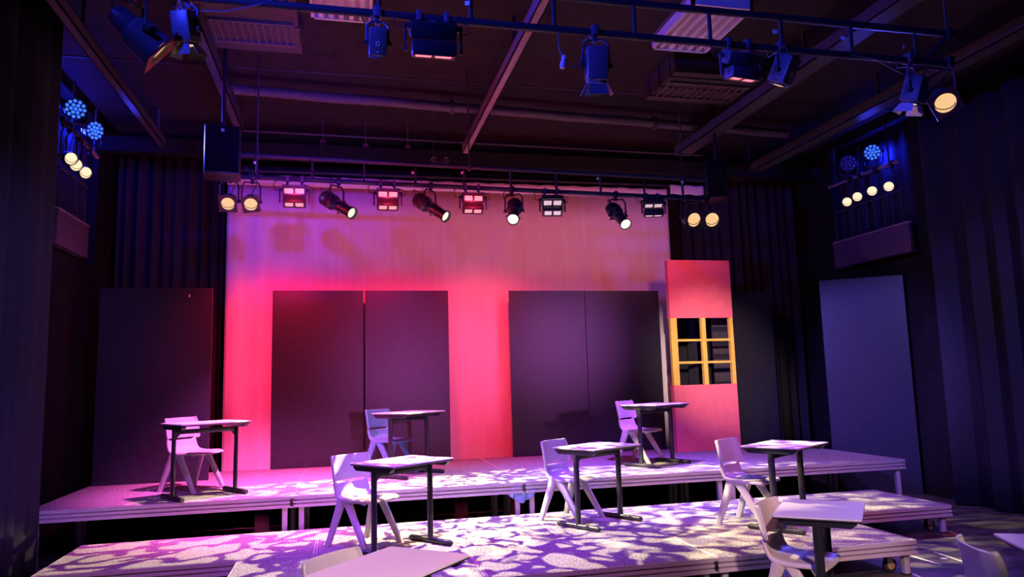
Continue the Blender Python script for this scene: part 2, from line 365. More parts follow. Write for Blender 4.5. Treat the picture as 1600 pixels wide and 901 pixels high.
# seen through the window: a leaning pole, a slatted grey board, a card scrap
p_ = MB().tube([at(1100,500,1,9.78), at(1098,560,1,9.76), Vector((at(1096,600,1,9.74).x, 9.72, UZ+.012))], .012, 8).build('leaning_pole', 'steel'); tag(p_, 'thin speckled pole leaning behind the window flat', 'pole')
p0_, p1_ = at(1112,508,1,9.85), at(1146,598,1,9.85)
t_ = thing('slatted_board', 'dark grey slatted board behind the right window panes', 'board', ((p0_.x+p1_.x)/2, 9.86, UZ)); hw_ = (p1_.x-p0_.x)/2
MB().bx((-hw_,0,0),(hw_,.02,p0_.z-UZ)).build('backing', 'flat', t_, smooth=False)
s = MB()
for k in range(5): s.bx((-hw_,-.016,.95+.2*k),(hw_,-.001,1.08+.2*k))
s.build('slats', 'steel_dark', t_, smooth=False)
# cyclorama
CY = 10.32
cx0, cx1 = at(350.5,500,1,CY).x, at(1053,500,1,CY).x; cz1 = at(700,284,1,CY).z
t_ = thing('cyclorama', 'large white cyclorama cloth glowing red and pink behind the flats', 'backdrop', ((cx0+cx1)/2, CY, 0)); hw = (cx1-cx0)/2
def cyf(u, v):
    x = -hw+2*hw*u; left = math.exp(-u*7)
    return Vector((x, .022*left*math.sin(x*19+1.3*math.sin(v*2)) + .006*math.sin(x*7.3) + .003*math.sin(x*23), .02+(cz1-.17)*v))
MB().grid(cyf, 160, 10).build('cloth', 'cyc', t_, solid=.003)
zt_ = cz1
MB().grid(lambda u, v: Vector((-hw+2*hw*u, -.012+.003*math.sin(u*90), zt_-.15+.155*v+ (.012*math.sin(u*17*PI)**2*-1 if v > .9 else 0))), 150, 3).build('top_hem', 'cyc', t_, solid=.004)
for k in range(26):
    x = -hw+.12+k*(2*hw-.2)/25
    MB().tube([(x,-.02,zt_+.06),(x+.004,-.022,zt_+.01),(x,-.02,zt_-.02)], .006, 6).build('tie', 'dark', t_)
b_ = MB().tube([(cx0-.05, CY+.03, zt_+.07), (cx1+.75, CY+.03, zt_+.07)], .024, 10).build('cyclorama_batten', 'pipe'); tag(b_, 'dark batten pipe the cyclorama cloth is tied to', 'pipe')
a_, c_ = at(1047,296,1,CY-.02), at(1099,298,1,CY-.02)
sl = MB().grid(lambda u, v: Vector((a_.x+(c_.x-a_.x)*u, CY-.02-.012*math.sin(v*PI), a_.z-.075+.15*v+.008*math.sin(u*14))), 14, 6).build('batten_sleeve', 'cyc', solid=.004); tag(sl, 'short pale cloth sleeve right of the cyclorama top corner', 'cloth')

# ------------------------------------------------------------------ curtains
def curtain(p0, p1, z0, z1, folds, amp, name, label, seed=0, m='velvet'):
    p0, p1 = Vector((*p0, 0)), Vector((*p1, 0)); d = p1-p0; L = d.length; d.normalize(); nrm = Vector((-d.y, d.x, 0))
    rnd = random.Random(seed); ph = [rnd.uniform(0, 6) for _ in range(6)]; nu = folds*12
    def fn(u, v):
        w = u*folds*2*PI + .9*math.sin(u*folds*1.7+ph[0]) + .25*v*math.sin(u*9+ph[1])
        a = amp*(.75+.35*math.sin(u*folds*.9+ph[2]))*(1-.25*v)
        s_ = math.sin(w); s_ = math.copysign(abs(s_)**.7, s_)
        return p0 + d*(L*u + .25*amp*math.sin(2*w)*.5) + nrm*a*s_ + Vector((0, 0, z0+(z1-z0)*v))
    o = MB().grid(fn, nu, 8).build(name, m, solid=.004)
    tag(o, label, 'curtain'); return o
curtain((-2.645,7.40),(-2.70,2.2), .015, 5.2, 20, .085, 'stage_curtain', 'black velvet curtain down the near left side of the stage', 1)
curtain((-3.02,10.72),(cx0-.03,10.66), .015, 5.05, 9, .06, 'stage_curtain', 'black velvet curtain behind the far left black flat', 2)
curtain((cx1+.42,10.72),(7.42,10.66), .015, 5.05, 12, .07, 'stage_curtain', 'black velvet curtain behind the dark flat at back right', 3)
curtain((7.33,7.86),(7.33,2.2), .015, 5.0, 14, .19, 'stage_curtain', 'black velvet curtain with deep folds down the near right side', 4)
curtain((cx0-.3,10.95),(cx1+.6,10.95), .015, 5.1, 14, .04, 'stage_curtain', 'black backcloth hidden behind the cyclorama, its top showing', 5)

# ------------------------------------------------------------------ side galleries
for nm, x, ya, yb, z0, z1, sg, lab in (('left', XL, 8.62, 9.6, 3.24, 3.62, 1, 'left'), ('right', XR-.02, 8.15, 9.72, 3.21, 3.60, -1, 'right')):
    t_ = thing('gallery_parapet', 'plum board parapet of the %s side lighting gallery' % lab, 'parapet', (x, (ya+yb)/2, z0)); L = yb-ya; h = z1-z0
    MB().box((sg*.05, 0, h/2), (.05, L, h), bev=.003).build('board', 'parapet', t_)
    MB().box((sg*.05, 0, h+.012), (.07, L, .024), bev=.004).build('cap_rail', 'steel', t_)
    MB().box((sg*.01, 0, .03), (.06, L, .06)).build('ledger', 'steel_dark', t_)
    nb = 9 if sg < 0 else 4
    for k in range(nb):
        y = -L/2+.12+k*(L-.2)/(nb-1); MB().cyl((sg*.05, y, h+.02), (sg*.05, y, h+.48), .009, seg=8).build('baluster', 'steel_dark', t_)
    MB().cyl((sg*.05, -L/2+.05, h+.48), (sg*.05, L/2-.05, h+.48), .014, seg=8).build('handrail', 'steel_dark', t_)

for x, ya, yb, lab in ((XL-.14, 8.52, 10.08, 'left'), (XR+.14, 8.12, 9.73, 'right')):
    o = MB().grid(lambda u, v: Vector((x+.015*math.sin(u*40), ya+(yb-ya)*u, 3.22+1.86*v)), 80, 4).build('halo_drape', 'velvet', solid=.004); tag(o, 'added black drape catching blue glow behind the lamps in the %s gallery' % lab, 'curtain')  # drapes added to catch a blue halo around the led pars
# ------------------------------------------------------------------ ceiling fittings
ZB = 4.8
def beam(x, y0, y1, w, h, m, lab, z=ZB):
    b_ = MB().bx((-w/2, y0, z), (w/2, y1, z+.012)).bx((-w/2, y0, z), (-w/2+.01, y1, z+h)).bx((w/2-.01, y0, z), (w/2, y1, z+h)).bx((-w/2, y0, z+h-.01), (w/2, y1, z+h))
    o = thing('ceiling_beam', lab, 'beam', (x, 0, 0)); b_.build('channel', m, o, smooth=False)
    hb = MB()
    for k in range(4):
        y = y0+.4+k*(y1-y0-.8)/3; hb.box((0, y, (z+h+ZC)/2), (.03, .03, ZC-z-h))
    hb.build('drop_rods', 'steel_dark', o, smooth=False); return o
beam(1.65, 1.0, 9.72, .085, .13, 'steel', 'brown steel beam running to the stage through the ceiling centre')
beam(-1.28, 1.0, 9.3, .10, .16, 'steel_dark', 'dark steel beam above the left black loudspeaker')
beam(-2.33, 1.0, 10.2, .09, .12, 'steel_dark', 'dark steel beam along the ceiling edge over the left curtain')
beam(4.78, 1.0, 9.4, .22, .14, 'steel_dark', 'wide dark steel beam crossing behind the right end of the near bar')
beam(6.35, 1.0, 10.6, .20, .14, 'steel_dark', 'dark steel beam above the right side curtain')
# seams of the ceiling boards are thin battens
for k, y in enumerate((5.2, 6.9, 8.35)):
    struct(MB().bx((XL, y-.012, ZC-.012), (XR, y+.012, ZC)), 'trim_%d' % (k+1), 'steel_dark')
# corrugated duct across the room
a_, c_ = at(352,139,2,5.06), at(1230,209,2,5.06); n_ = 240
pts = [a_.lerp(c_, k/n_) + Vector((0, 0, .004*math.sin(k*.13))) for k in range(n_+1)]
du = thing('flexible_duct', 'long corrugated foil duct crossing under the ceiling', 'duct', a_)
MB().tube([p-a_ for p in pts], [.064 if k % 2 else .054 for k in range(n_+1)], 12).build('hose', 'foil', du)
for f_ in (.35, .72):
    q = a_.lerp(c_, f_)-a_; MB().cyl(q-Vector((.02,0,0)), q+Vector((.02,0,0)), .092, seg=16).cyl(q+Vector((0,0,.08)), q+Vector((0,0,ZC-a_.z)), .006, seg=6).build('hanger_strap', 'steel_dark', du)
def box_duct(x0, x1, y0, y1, z0, lab, ym):
    o = thing('air_duct', lab, 'duct', ((x0+x1)/2, (y0+y1)/2, z0)); cx, cy = (x0+x1)/2, (y0+y1)/2
    d = MB().bx((x0-cx, y0-cy, 0), (x1-cx, y1-cy, ZC-z0-.004))
    for k in range(3): y = y0-cy+(k+.5)*(y1-y0)/3; d.bx((x0-cx-.015, y-.02, -.015), (x1-cx+.015, y+.02, ZC-z0-.004))
    d.build('casing', 'duct', o, smooth=False)
    g = MB(); yg0, yg1 = ym-cy, ym+.45-cy
    g.bx((x0-cx+.04, yg0, -.03), (x1-cx-.04, yg0+.03, -.001)).bx((x0-cx+.04, yg1-.03, -.03), (x1-cx-.04, yg1, -.001))
    for k in range(12): x = x0-cx+.06+k*(x1-x0-.12)/11; g.bx((x-.006, yg0+.03, -.026), (x+.006, yg1-.03, -.001))
    g.build('grille', 'foil', o, smooth=False)
a_ = at(470,70,2,5.0); c_ = at(352,118,2,5.0)
box_duct(c_.x, a_.x, 4.0, 7.35, 5.0, 'grey air duct with slotted grille at upper left of the ceiling', 6.7)
a_ = at(1015,150,2,5.0); c_ = at(1135,165,2,5.0)
box_duct(a_.x, c_.x, 7.12, 7.95, 5.0, 'grey air duct with slotted grille right of ceiling centre', 7.35)
def troffer(x0, x1, y0, y1, lab):
    cx, cy, z = (x0+x1)/2, (y0+y1)/2, 5.12; o = thing('ceiling_light', lab, 'ceiling light', (cx, cy, z), 0, 'unlit louvred ceiling lights'); hx, hy = (x1-x0)/2, (y1-y0)/2
    f = MB().bx((-hx,-hy,0),(hx,-hy+.03,.12)).bx((-hx,hy-.03,0),(hx,hy,.12)).bx((-hx,-hy,0),(-hx+.03,hy,.12)).bx((hx-.03,-hy,0),(hx,hy,.12)).bx((-hx,-hy,.1),(hx,hy,.13)); f.build('housing', 'white', o, smooth=False)
    for k in range(1, 6):
        x = -hx+k*2*hx/6; MB().prism([(-.016,.075),(.016,.075),(.022,.01),(-.022,.01)], 2*hy-.06, Matrix.Translation((x,0,0)) @ Matrix(((1,0,0,0),(0,0,1,0),(0,1,0,0),(0,0,0,1)))).build('louvre', 'white', o, smooth=False)
    for k in range(3):
        x = -hx+(2*k+1)*2*hx/6+.01; MB().cyl((x,-hy+.05,.075),(x,hy-.05,.075), .014, seg=10).build('tube_lamp', 'white', o)
p = [at(1018,76,2,5.12), at(1102,84,2,5.12), at(1165,14,2,5.12)]
troffer(p[0].x, p[1].x, p[2].y, p[0].y+.02, 'pink tinged louvred ceiling light right of the ceiling centre')
p = [at(486,28,2,5.12), at(580,36,2,5.12)]
troffer(p[0].x, p[1].x, p[0].y-1.15, p[0].y+.02, 'pink tinged louvred ceiling light at the top left of centre, cropped')
# wire and small ceiling sockets behind the back bar
a_, c_ = at(380,204,1,9.3), at(1097,243,1,9.3)
o = MB().tube([a_.lerp(c_, k/10) for k in range(11)], .011, 6).build('tension_wire', 'duct'); tag(o, 'thin pale wire stretched across above the back lighting bar', 'wire')
for k, (x, y) in enumerate(((504,221), (571,228), (637,230))):
    p = at(x, y, 1, 9.9); o = thing('socket_box', 'small reddish socket box above the bar, ' + ('leftmost of three', 'middle of three', 'rightmost of three')[k], 'socket', p, 0, 'socket boxes above the back bar')
    MB().box((0,0,0), (.075,.05,.05), bev=.005).build('box', 'maroon', o); MB().box((0,-.02,-.12), (.09,.07,.16), bev=.005).build('bracket', 'wall', o)
    MB().cyl((0,0,.02), (0,0,ZC-p.z), .01, seg=8).build('conduit', 'steel_dark', o)
p = at(687,257,1,9.0); o = thing('hanging_tray', 'small grey tray hanging above the back bar near its middle', 'tray', p)
MB().box((0,0,0), (.22,.16,.02), bev=.004).build('plate', 'duct', o); MB().box((0,-.07,-.05), (.19,.02,.014)).build('lower_lip', 'steel', o)
for s_ in (-1,1): MB().tube([(s_*.08,-.04,.01),(s_*.11,-.04,.05),(s_*.08,-.04,.09),(s_*.05,-.04,.05),(s_*.07,-.04,.015)], .006, 6).build('hook', 'alu', o); MB().cyl((s_*.08,0,.01),(s_*.08,0,ZC-p.z), .004, seg=6).build('hanger', 'steel_dark', o)
# back structural beam
o = struct(MB().bx((XL, 10.0, 4.72), (XR, 10.16, 4.92)), 'trim_4', 'wall')
# ------------------------------------------------------------------ loudspeakers
def speaker(x0, y0, x1, y1, Y, lab, rz=0, logo=True):
    a_, c_ = at(x0, y0, 1, Y), at(x1, y1, 1, Y); w, h = c_.x-a_.x, a_.z-c_.z
    o = thing('loudspeaker', lab, 'loudspeaker', ((a_.x+c_.x)/2, Y, c_.z), rz)
    MB().box((0,.17,h/2), (w,.32,h), bev=.015).build('cabinet', 'dark', o)
    MB().box((0,.0,h/2), (w-.03,.02,h-.03), bev=.006).build('grille', 'mesh', o)
    if logo: MB().cyl((0,-.008,h-.06),(0,-.016,h-.06), .017, seg=16).build('badge', 'alu', o)
    b_ = MB().box((0,.15,h+.03), (.05,.12,.06)).cyl((0,.15,h+.05),(0,.15,ZC-c_.z), .018, seg=10); b_.build('hanging_bracket', 'dark', o)
    return o
speaker(320,193,375,271,7.45,'black loudspeaker hanging at the left end of the back bar', .12)
speaker(1103,247,1136,309,8.3,'black loudspeaker hanging in shadow right of the back bar', -.55, False)

# ------------------------------------------------------------------ lighting bars
def ladder_bar(name, lab, a0, a1, b0, b1, struts, hang, brace=None):
    o = thing(name, lab, 'lighting bar', a0); z = Vector(a0)
    def tb(nm, p, q, r_, m='pipe'):
        return MB().cyl(p-z, q-z, r_, seg=12).build(nm, m, o)
    tb('lower_pipe', a0, a1, .026); tb('upper_pipe', b0, b1, .026)
    for s_ in struts:
        p = a0.lerp(a1, (s_-a0.x)/(a1.x-a0.x)); q = b0.lerp(b1, (s_-b0.x)/(b1.x-b0.x)); tb('strut', p, q, .014)
    if brace: tb('end_brace', brace[0], brace[1], .016)
    for s_ in hang:
        q = b0.lerp(b1, (s_-b0.x)/(b1.x-b0.x)); tb('hanger', q, Vector((q.x, q.y, ZC)), .009, 'steel_dark')
        MB().box(q-z, (.04,.07,.08), bev=.008).build('hanger_clamp', 'pipe', o)
    return o
BY = 8.0; NY = 4.31
A0, A1, B0, B1 = at(357,275,1,BY), at(1108,311,1,BY), at(377,241.5,1,BY), at(1102,281,1,BY)
ladder_bar('lighting_bar', 'long black ladder lighting bar above the rear tier before the cyclorama', A0, A1, B0, B1,
           [at(x, 285, 1, BY).x for x in (401,488,569,649,725,798,869,938,1006,1066)], [at(x, 260, 1, BY).x for x in (402,733,1066)], (at(384,262,1,BY), at(400,277,1,BY)))
N0, N1, M0_, M1_ = Vector((-1.5,NY,3.905)), at(1487,100.5,1,NY), Vector((-1.5,NY,4.13)), at(1491,53.5,1,NY)
ladder_bar('lighting_bar', 'near blue lit ladder lighting bar across the top of the photo', N0, N1, M0_, M1_,
           [at(x, y, 1, NY).x for x, y in ((446,0),(592,10),(736,30),(866,40),(992,50),(1110,60),(1222,70),(1331,75),(1432,85))], [-.25, at(1480,52,1,NY).x], (at(1478,58,1,NY), at(1444,95,1,NY)))
def pipe_z(x, near): 
    p, q = (N0, N1) if near else (A0, A1); return p.lerp(q, (x-p.x)/(q.x-p.x))
# small white paper tags tied to the bars
for k, (x, y, Y, nm) in enumerate(((1211,47,NY,'above the hanging fresnel with ring mark'),(1317,57,NY,'between struts at right of near bar'),(1413,71,NY,'left of the near bar end brace'),(730,2,NY,'at the top edge above the red panel'),
        (398,252,BY,'over the left amber lamps'),(645,268,BY,'over the middle red lamp of back bar'),(722,268,BY,'over the third red lamp of back bar'),(934,277,BY,'over the fourth spotlight of back bar'),(1066,283,BY,'over the right amber lamps'))):
    p = at(x, y, 1, Y-.035); o = thing('paper_tag', 'small white tag on the bar, ' + nm, 'tag', p, random.uniform(-.5,.5), 'white tags on the lighting bars')
    MB().box((0,0,-.012), (.03 if Y == NY else .028,.003,.03), bev=.001).build('card', 'tag', o)
    MB().tube([(0,0,0),(.006,.01,.03),(0,.035,.055)], .002, 5).build('string', 'rubber', o)

# ------------------------------------------------------------------ lamps
LIGHTS = []
def light(kind, name, loc, d, power, col, size=60, blend=.3, rad=.05, gobo=None):
    L = bpy.data.lights.new(name, kind); L.energy = power; L.color = col; L.shadow_soft_size = rad
    o = bpy.data.objects.new(name, L); C.objects.link(o); o.location = loc
    if kind == 'SPOT':
        L.spot_size = math.radians(size); L.spot_blend = blend
        o.rotation_euler = Vector(d).to_track_quat('-Z', 'Y').to_euler()
    if gobo:
        sc, thr, soft, seed = gobo; L.use_nodes = True; n = L.node_tree.nodes; l = L.node_tree.links; e = n['Emission']
        tc = n.new('ShaderNodeTexCoord'); mp = n.new('ShaderNodeMapping'); mp.inputs['Location'].default_value = (seed, seed*.37, 0)
        l.new(tc.outputs['Normal'], mp.inputs[0])
        nz = n.new('ShaderNodeTexNoise'); nz.inputs['Scale'].default_value = sc*1.3; nz.inputs['Detail'].default_value = 1.5
        l.new(mp.outputs[0], nz.inputs['Vector'])
        mx = n.new('ShaderNodeMixRGB'); mx.blend_type = 'LINEAR_LIGHT'; mx.inputs[0].default_value = .9/sc
        l.new(mp.outputs[0], mx.inputs[1]); l.new(nz.outputs['Color'], mx.inputs[2])
        vo = n.new('ShaderNodeTexVoronoi'); vo.feature = 'DISTANCE_TO_EDGE'; vo.inputs['Scale'].default_value = sc; l.new(mx.outputs[0], vo.inputs['Vector'])
        rp = n.new('ShaderNodeMapRange'); rp.inputs['From Min'].default_value = thr; rp.inputs['From Max'].default_value = thr+soft; l.new(vo.outputs['Distance'], rp.inputs['Value'])
        l.new(rp.outputs[0], e.inputs['Strength'])
    return o
def yoke(o, piv, x, half, top, m, r_=.011):
    """U bracket: two arms from the pivots up to a bridge under the clamp"""
    a_, c_ = piv+x*half, piv-x*half; up_ = Vector((0,0,1))
    h = top.z-piv.z
    MB().tube([a_, a_+up_*h*.75, a_+up_*h*.95-x*.03, top+x*.02, top-x*.02, c_+up_*h*.95+x*.03, c_+up_*h*.75, c_], r_, 8).build('yoke', m, o)
    for p in (a_, c_): MB().cyl(p-x*.02, p+x*.02, .018, seg=10).build('tilt_knob', 'rubber', o)
def clamp(o, dz=0, m='lamp_black'):
    MB().box((0,0,.0), (.05,.085,.075), bev=.012).box((0,0,-.05), (.028,.028,.05)).build('clamp', m, o)
def cable(o, pts, m='rubber'): MB().tube(pts, .005, 6).build('power_cable', m, o)
def start(name, lab, head, bar_pt, group):
    o = thing(name, lab, 'stage light', bar_pt, 0, group); return o, Vector(head)-Vector(bar_pt)

def par_can(head, bar_pt, d, lab, group, fr='maroon', s=1, roll=0, lens='amber', sq=True, cl=True, body='lamp_black'):
    o, hd = start('par_can', lab, head, bar_pt, group); d = Vector(d).normalized(); Mx = frame_z(d, hd, 0); x = Mx.col[0].to_3d()
    MB().lathe([(-.24*s,.02*s),(-.235*s,.045*s),(-.2*s,.06*s),(-.13*s,.065*s),(-.11*s,.09*s),(-.04*s,.1*s),(.05*s,.1*s),(.05*s,.092*s),(-.03*s,.09*s)], Mx, 28, cap=False).build('body', body, o)
    if sq:
        Mf = Mx @ Matrix.Translation((0,0,.06*s)) @ Matrix.Rotation(roll, 4, 'Z')
        MB().plate_hole(.112*s, .083*s, .01*s, Mf).build('gel_frame', fr, o)
    e = MB().lathe([(.03*s,.0005),(.022*s,.05*s),(.04*s,.088*s)], Mx, 28, cap=False); e.build('reflector', lens, o)
    Mt = Mx @ Matrix.Translation((0,.012*s,.045*s)); k = MB()
    k.tube([Mt @ Vector((.078*s*math.cos(a), .05*s*math.sin(a)-.02*s, 0)) for a in [PI+PI*q/12 for q in range(13)]], .004*s, 6); k.build('baffle_ring', 'rubber', o)
    yoke(o, hd - d*.05*s, x, .115*s, Vector((0,0,-.06)), 'lamp_black', .008)
    if cl: clamp(o)
    cable(o, [hd-d*.23*s, hd-d*.27*s+Vector((.01,0,.05)), Vector((.04,.04,-.06)), Vector((.03,.03,.03))])
    return o
def profile_spot(head, bar_pt, d, lab, lens, power, gobo, size, col=(1,.80,.50)):
    o, hd = start('profile_spotlight', lab, head, bar_pt, 'profile spotlights on the back bar'); d = Vector(d).normalized(); Mx = frame_z(d, hd); x = Mx.col[0].to_3d()
    MB().lathe([(-.25,.03),(-.25,.075),(-.235,.085),(-.09,.088),(-.07,.07),(-.03,.062),(0,.06)], Mx, 24).build('lamp_housing', 'lamp_black', o)
    k = MB().lathe([(0,.057),(.07,.057),(.075,.062),(.09,.062),(.095,.057),(.2,.055),(.21,.068),(.235,.07),(.235,.058),(.215,.056)], Mx, 24, cap=False); k.build('lens_barrel', 'lamp_black', o)
    MB().lathe([(-.012,.066),(0,.068),(.004,.066)], Mx, 8).build('gate_band', 'lamp_blue', o)
    MB().lathe([(.205,.0005),(.212,.03),(.208,.056)], Mx, 24, cap=False).build('lens', lens, o)
    MB().tube([Mx @ Vector((.086*math.cos(a), .086*math.sin(a), -.2+.03*math.cos(a))) for a in [PI*q/10 for q in range(11)]], .007, 6).build('rear_handle', 'rubber', o)
    for a in (.5, 2.2, 3.7, 5.3):
        p = Mx @ Vector((.06*math.cos(a), .06*math.sin(a), -.01)); q = Mx @ Vector((.115*math.cos(a), .115*math.sin(a), -.03))
        MB().cyl(p, q, .005, .009, seg=8).build('shutter_handle', 'rubber', o)
    yoke(o, hd-d*.03, x, .1, Vector((0,0,-.06)), 'lamp_black', .010); clamp(o)
    cable(o, [hd-d*.25, hd-d*.28+Vector((-.02,0,.1)), Vector((-.1,0,-.1)), Vector((-.08,.03,.02))])
    if power: light('SPOT', 'profile_beam', Vector(bar_pt)+hd+d*.26, d if not isinstance(gobo, tuple) or len(gobo) < 5 else gobo[4], power, col, size, .25, .012, gobo[:4])
    return o
def led_panel(head, bar_pt, facing, lab, lit, group, tilt1=.5, tilt2=1.0, s=1, casing='lamp_black', glow=0):
    """twin head flood: two hinged boxes, each with two lit cells; facing = rotation about Z (0 looks to -Y)"""
    o, hd = start('flood_panel', lab, head, bar_pt, group); Rz = Matrix.Rotation(facing, 4, 'Z')
    def head_box(c, tilt, w, h, dp, nm):
        Mx = Matrix.Translation(c) @ Rz @ Matrix.Rotation(tilt, 4, 'X')     # local -Y is the light face
        q = MB().box((0,0,0), (w,dp,h), Mx, bev=.008)
        if abs(facing) < 1:
            for k in range(7): q.box((-w/2+.02+k*(w-.04)/6, dp/2+.01, 0), (.006,.02,h*.8), Mx)
        elif nm == 'upper_head':
            for k in range(4): MB().box((.018-k*.012, dp/2+.001, .01), (.007,.002,.012), Mx).build('white_mark', 'white', o)
        hb = q.build(nm, casing, o)
        bz = MB().box((0,-dp/2-.004,h/2-.012), (w-.01,.012,.014), Mx).box((0,-dp/2-.004,-h/2+.012), (w-.01,.012,.014), Mx).box((-w/2+.012,-dp/2-.004,0), (.014,.012,h-.02), Mx).box((w/2-.012,-dp/2-.004,0), (.014,.012,h-.02), Mx).box((0,-dp/2-.004,0), (.008,.012,h-.02), Mx)
        bz.build('bezel', casing, hb)
        for s_ in (-1, 1): MB().box((s_*(w/4-.006),-dp/2-.002,-.012 if nm == 'upper_head' else 0), (w/2-.036,.006,h-.058 if nm == 'upper_head' else h-.045), Mx, bev=.002).build('lit_cell', lit, hb)
    if glow: light('POINT', 'panel_glow', Vector(bar_pt) + hd + Rz @ Vector((0,-.17,-.05)), None, glow, (1,.02,.08), rad=.05)
    head_box(hd+Vector((0,0,.045))*s, tilt1, .25*s, .115*s, .08*s, 'upper_head')
    head_box(hd + Rz @ Vector((0,.015,-.075))*s, tilt2, .235*s, .105*s, .07*s, 'lower_head')
    for s_ in (-1, 1): c_ = MB(); c_.box(Vector((s_*.075*s, 0, .0)), (.035,.07,.07), bev=.008); c_.cyl(Vector((s_*.075*s,0,-.03)), hd+Vector((s_*.075*s,0,.08*s)), .012, seg=8); c_.build('clamp', 'lamp_blue', o)
    for s_ in (-1, 1): MB().tube([hd+Vector((s_*.15*s, 0, z_*s)) for z_ in (-.09,.05)], .009*s, 6).box(hd+Vector((s_*.14*s,0,.05*s)), (.04*s,.03*s,.03*s)).build('side_arm', casing, o)
    cable(o, [hd+Vector((-.14,0,.04))*s, hd+Vector((-.2,0,.05))*s, hd+Vector((-.215,0,.11))*s, Vector((-.17,.02,.03))]); cable(o, [hd+Vector((.14,0,.02))*s, hd+Vector((.19,0,.03))*s, hd+Vector((.19,0,.08))*s, hd+Vector((.1,.02,.12))*s])
    return o, hd
def fresnel(head, bar_pt, d, lab, lens, doors=True, s=1, body='lamp_blue', ring=False, wdoor='lamp_blue'):
    o, hd = start('fresnel_lantern', lab, head, bar_pt, 'fresnel lanterns on the near bar'); d = Vector(d).normalized(); Mx = frame_z(d, hd); x = Mx.col[0].to_3d()
    q = MB().box((0,0,-.02*s), (.17*s,.19*s,.27*s), Mx, bev=.018*s)
    for k in range(6): q.box((.087*s,-.06*s+k*.024*s,-.02*s), (.008*s,.008*s,.16*s), Mx); q.box((-.087*s,-.06*s+k*.024*s,-.02*s), (.008*s,.008*s,.16*s), Mx)
    q.build('housing', body, o)
    MB().lathe([(.115*s,.088*s),(.135*s,.088*s),(.135*s,.07*s)], Mx, 24, cap=False).build('front_ring', body, o)
    MB().lathe([(.128*s,.0005),(.134*s,.04*s),(.122*s,.075*s)], Mx, 24, cap=False).build('lens', lens, o)
    if ring:
        MB().tube([Mx @ Vector((.018*s*math.cos(a), -.098*s, .0+.018*s*math.sin(a))) for a in [2*PI*q_/12 for q_ in range(13)]], .004*s, 6).build('round_mark', 'white', o)
        MB().prism([(-.014*s,.0),(.014*s,.0),(0,.02*s)], .003, Mx @ Matrix.Translation((0,-.098*s,.07*s)) @ Matrix.Rotation(PI/2, 4, 'X')).build('triangle_mark', 'white', o)
    if doors:
        for k in range(4):
            Md = Mx @ Matrix.Rotation(k*PI/2, 4, 'Z') @ Matrix.Translation((0,.085*s,.138*s)) @ Matrix.Rotation(-.45, 4, 'X')
            hw_ = .075*s
            MB().loft([[Md @ Vector((a*wd, b2, z)) for a, b2 in ((-1,-.0015),(1,-.0015),(1,.0015),(-1,.0015))] for z, wd in ((0,hw_*.85),(.1*s,hw_*1.15))]).build('barn_door', wdoor, o, smooth=False)
    yoke(o, hd, x, .105*s, Vector((0,0,-.06)), 'lamp_blue', .009); clamp(o, m='lamp_blue')
    cable(o, [hd-d*.15*s, hd-d*.2*s+Vector((-.03,.02,.05)), Vector((-.07,.04,-.06)), Vector((-.12,.0,.02))], 'lamp_blue')
    return o
def led_par(head, bar_pt, d, lab, lit, group):
    o, hd = start('led_par', lab, head, bar_pt, group); d = Vector(d).normalized(); Mx = frame_z(d, hd); x = Mx.col[0].to_3d()
    MB().lathe([(-.16,.03),(-.15,.07),(-.06,.1),(0,.118),(.012,.118),(.012,.108),(.0,.106),(.0,.0005)], Mx, 24, cap=False).build('body', 'lamp_black', o)
    src = None
    for n_, rad in ((1,0),(6,.045),(11,.088)):
        for k in range(n_):
            a = 2*PI*k/n_; p = Mx @ Vector((rad*math.cos(a), rad*math.sin(a), .006))
            if src is None: src = MB().sphere((0,0,0), .0185, 12, Matrix.Identity(4)).build('led_lens', lit, o); c_ = src
            else: c_ = src.copy(); C.objects.link(c_); c_.parent = o
            c_.location = p
    yoke(o, hd-d*.04, x, .125, Vector((0,0,.05 if hd.z > 0 else -.05)), 'lamp_black', .008); clamp(o)
    return o

# --- back bar: positions read along the bar
def hp(x, y, Y): return at(x, y, 1, Y)
def bar_at(p, near=False): return pipe_z(p.x, near)
G = 'amber par cans with square frames'
for x, y, d, roll, lab in ((357,316,(.02,-1,-.62),0,'amber par can with square frame, outermost at left end of back bar'), (392,317,(.1,-1,-.62),.17,'amber par can with tilted square frame, second from left end of back bar')):
    h = hp(x, y, 7.9); par_can(h, bar_at(h), d, lab, G, roll=roll, s=.80)
for x, y, d, lab in ((1081,342,(0,-1,-.4),'amber par can in shadow right of the cyclorama, left one of two'), (1110,342,(-.15,-1,-.4),'amber par can in shadow right of the cyclorama, right one of two')):
    h = hp(x, y, 7.9); par_can(h, Vector((h.x, BY, pipe_z(h.x, False).z)) , d, lab, G, fr='lamp_black')
G = 'twin head flood panels on the back bar'
for x, y, lit, lab, f_, t1, t2 in ((460,304,'redled','red lit twin flood panel, leftmost on the back bar',0,.12,1.12),(606,309,'redled','red lit twin flood panel, middle one of three on the back bar',0,.12,1.12),(739,315,'redled','red lit twin flood panel, rightmost red one on the back bar',0,.12,1.12),
        (863,319,'whiteled','dim white twin flood panel between two profile spotlights on back bar',-.15,.7,.95),(1021,322,'whiteled','dim twin flood panel at the right end over the cyclorama edge',-.2,1.15,1.5)):
    h = hp(x, y, 7.95); led_panel(h, bar_at(h), f_, lab, lit, G, t1, t2, casing='lamp_black', glow=8 if lit == 'redled' else 0)
h = hp(529,321,7.92); profile_spot(h, bar_at(h), (.62,-.62,-.50), 'black profile spotlight between the left two red panels, aimed right', 'warmdim', 0, None, 0)
PS1 = h
h2 = hp(675,325,7.92); profile_spot(h2, bar_at(h2), (.60,-.60,-.55), 'black profile spotlight between the right two red panels, aimed right', 'warmdim', 0, None, 0)
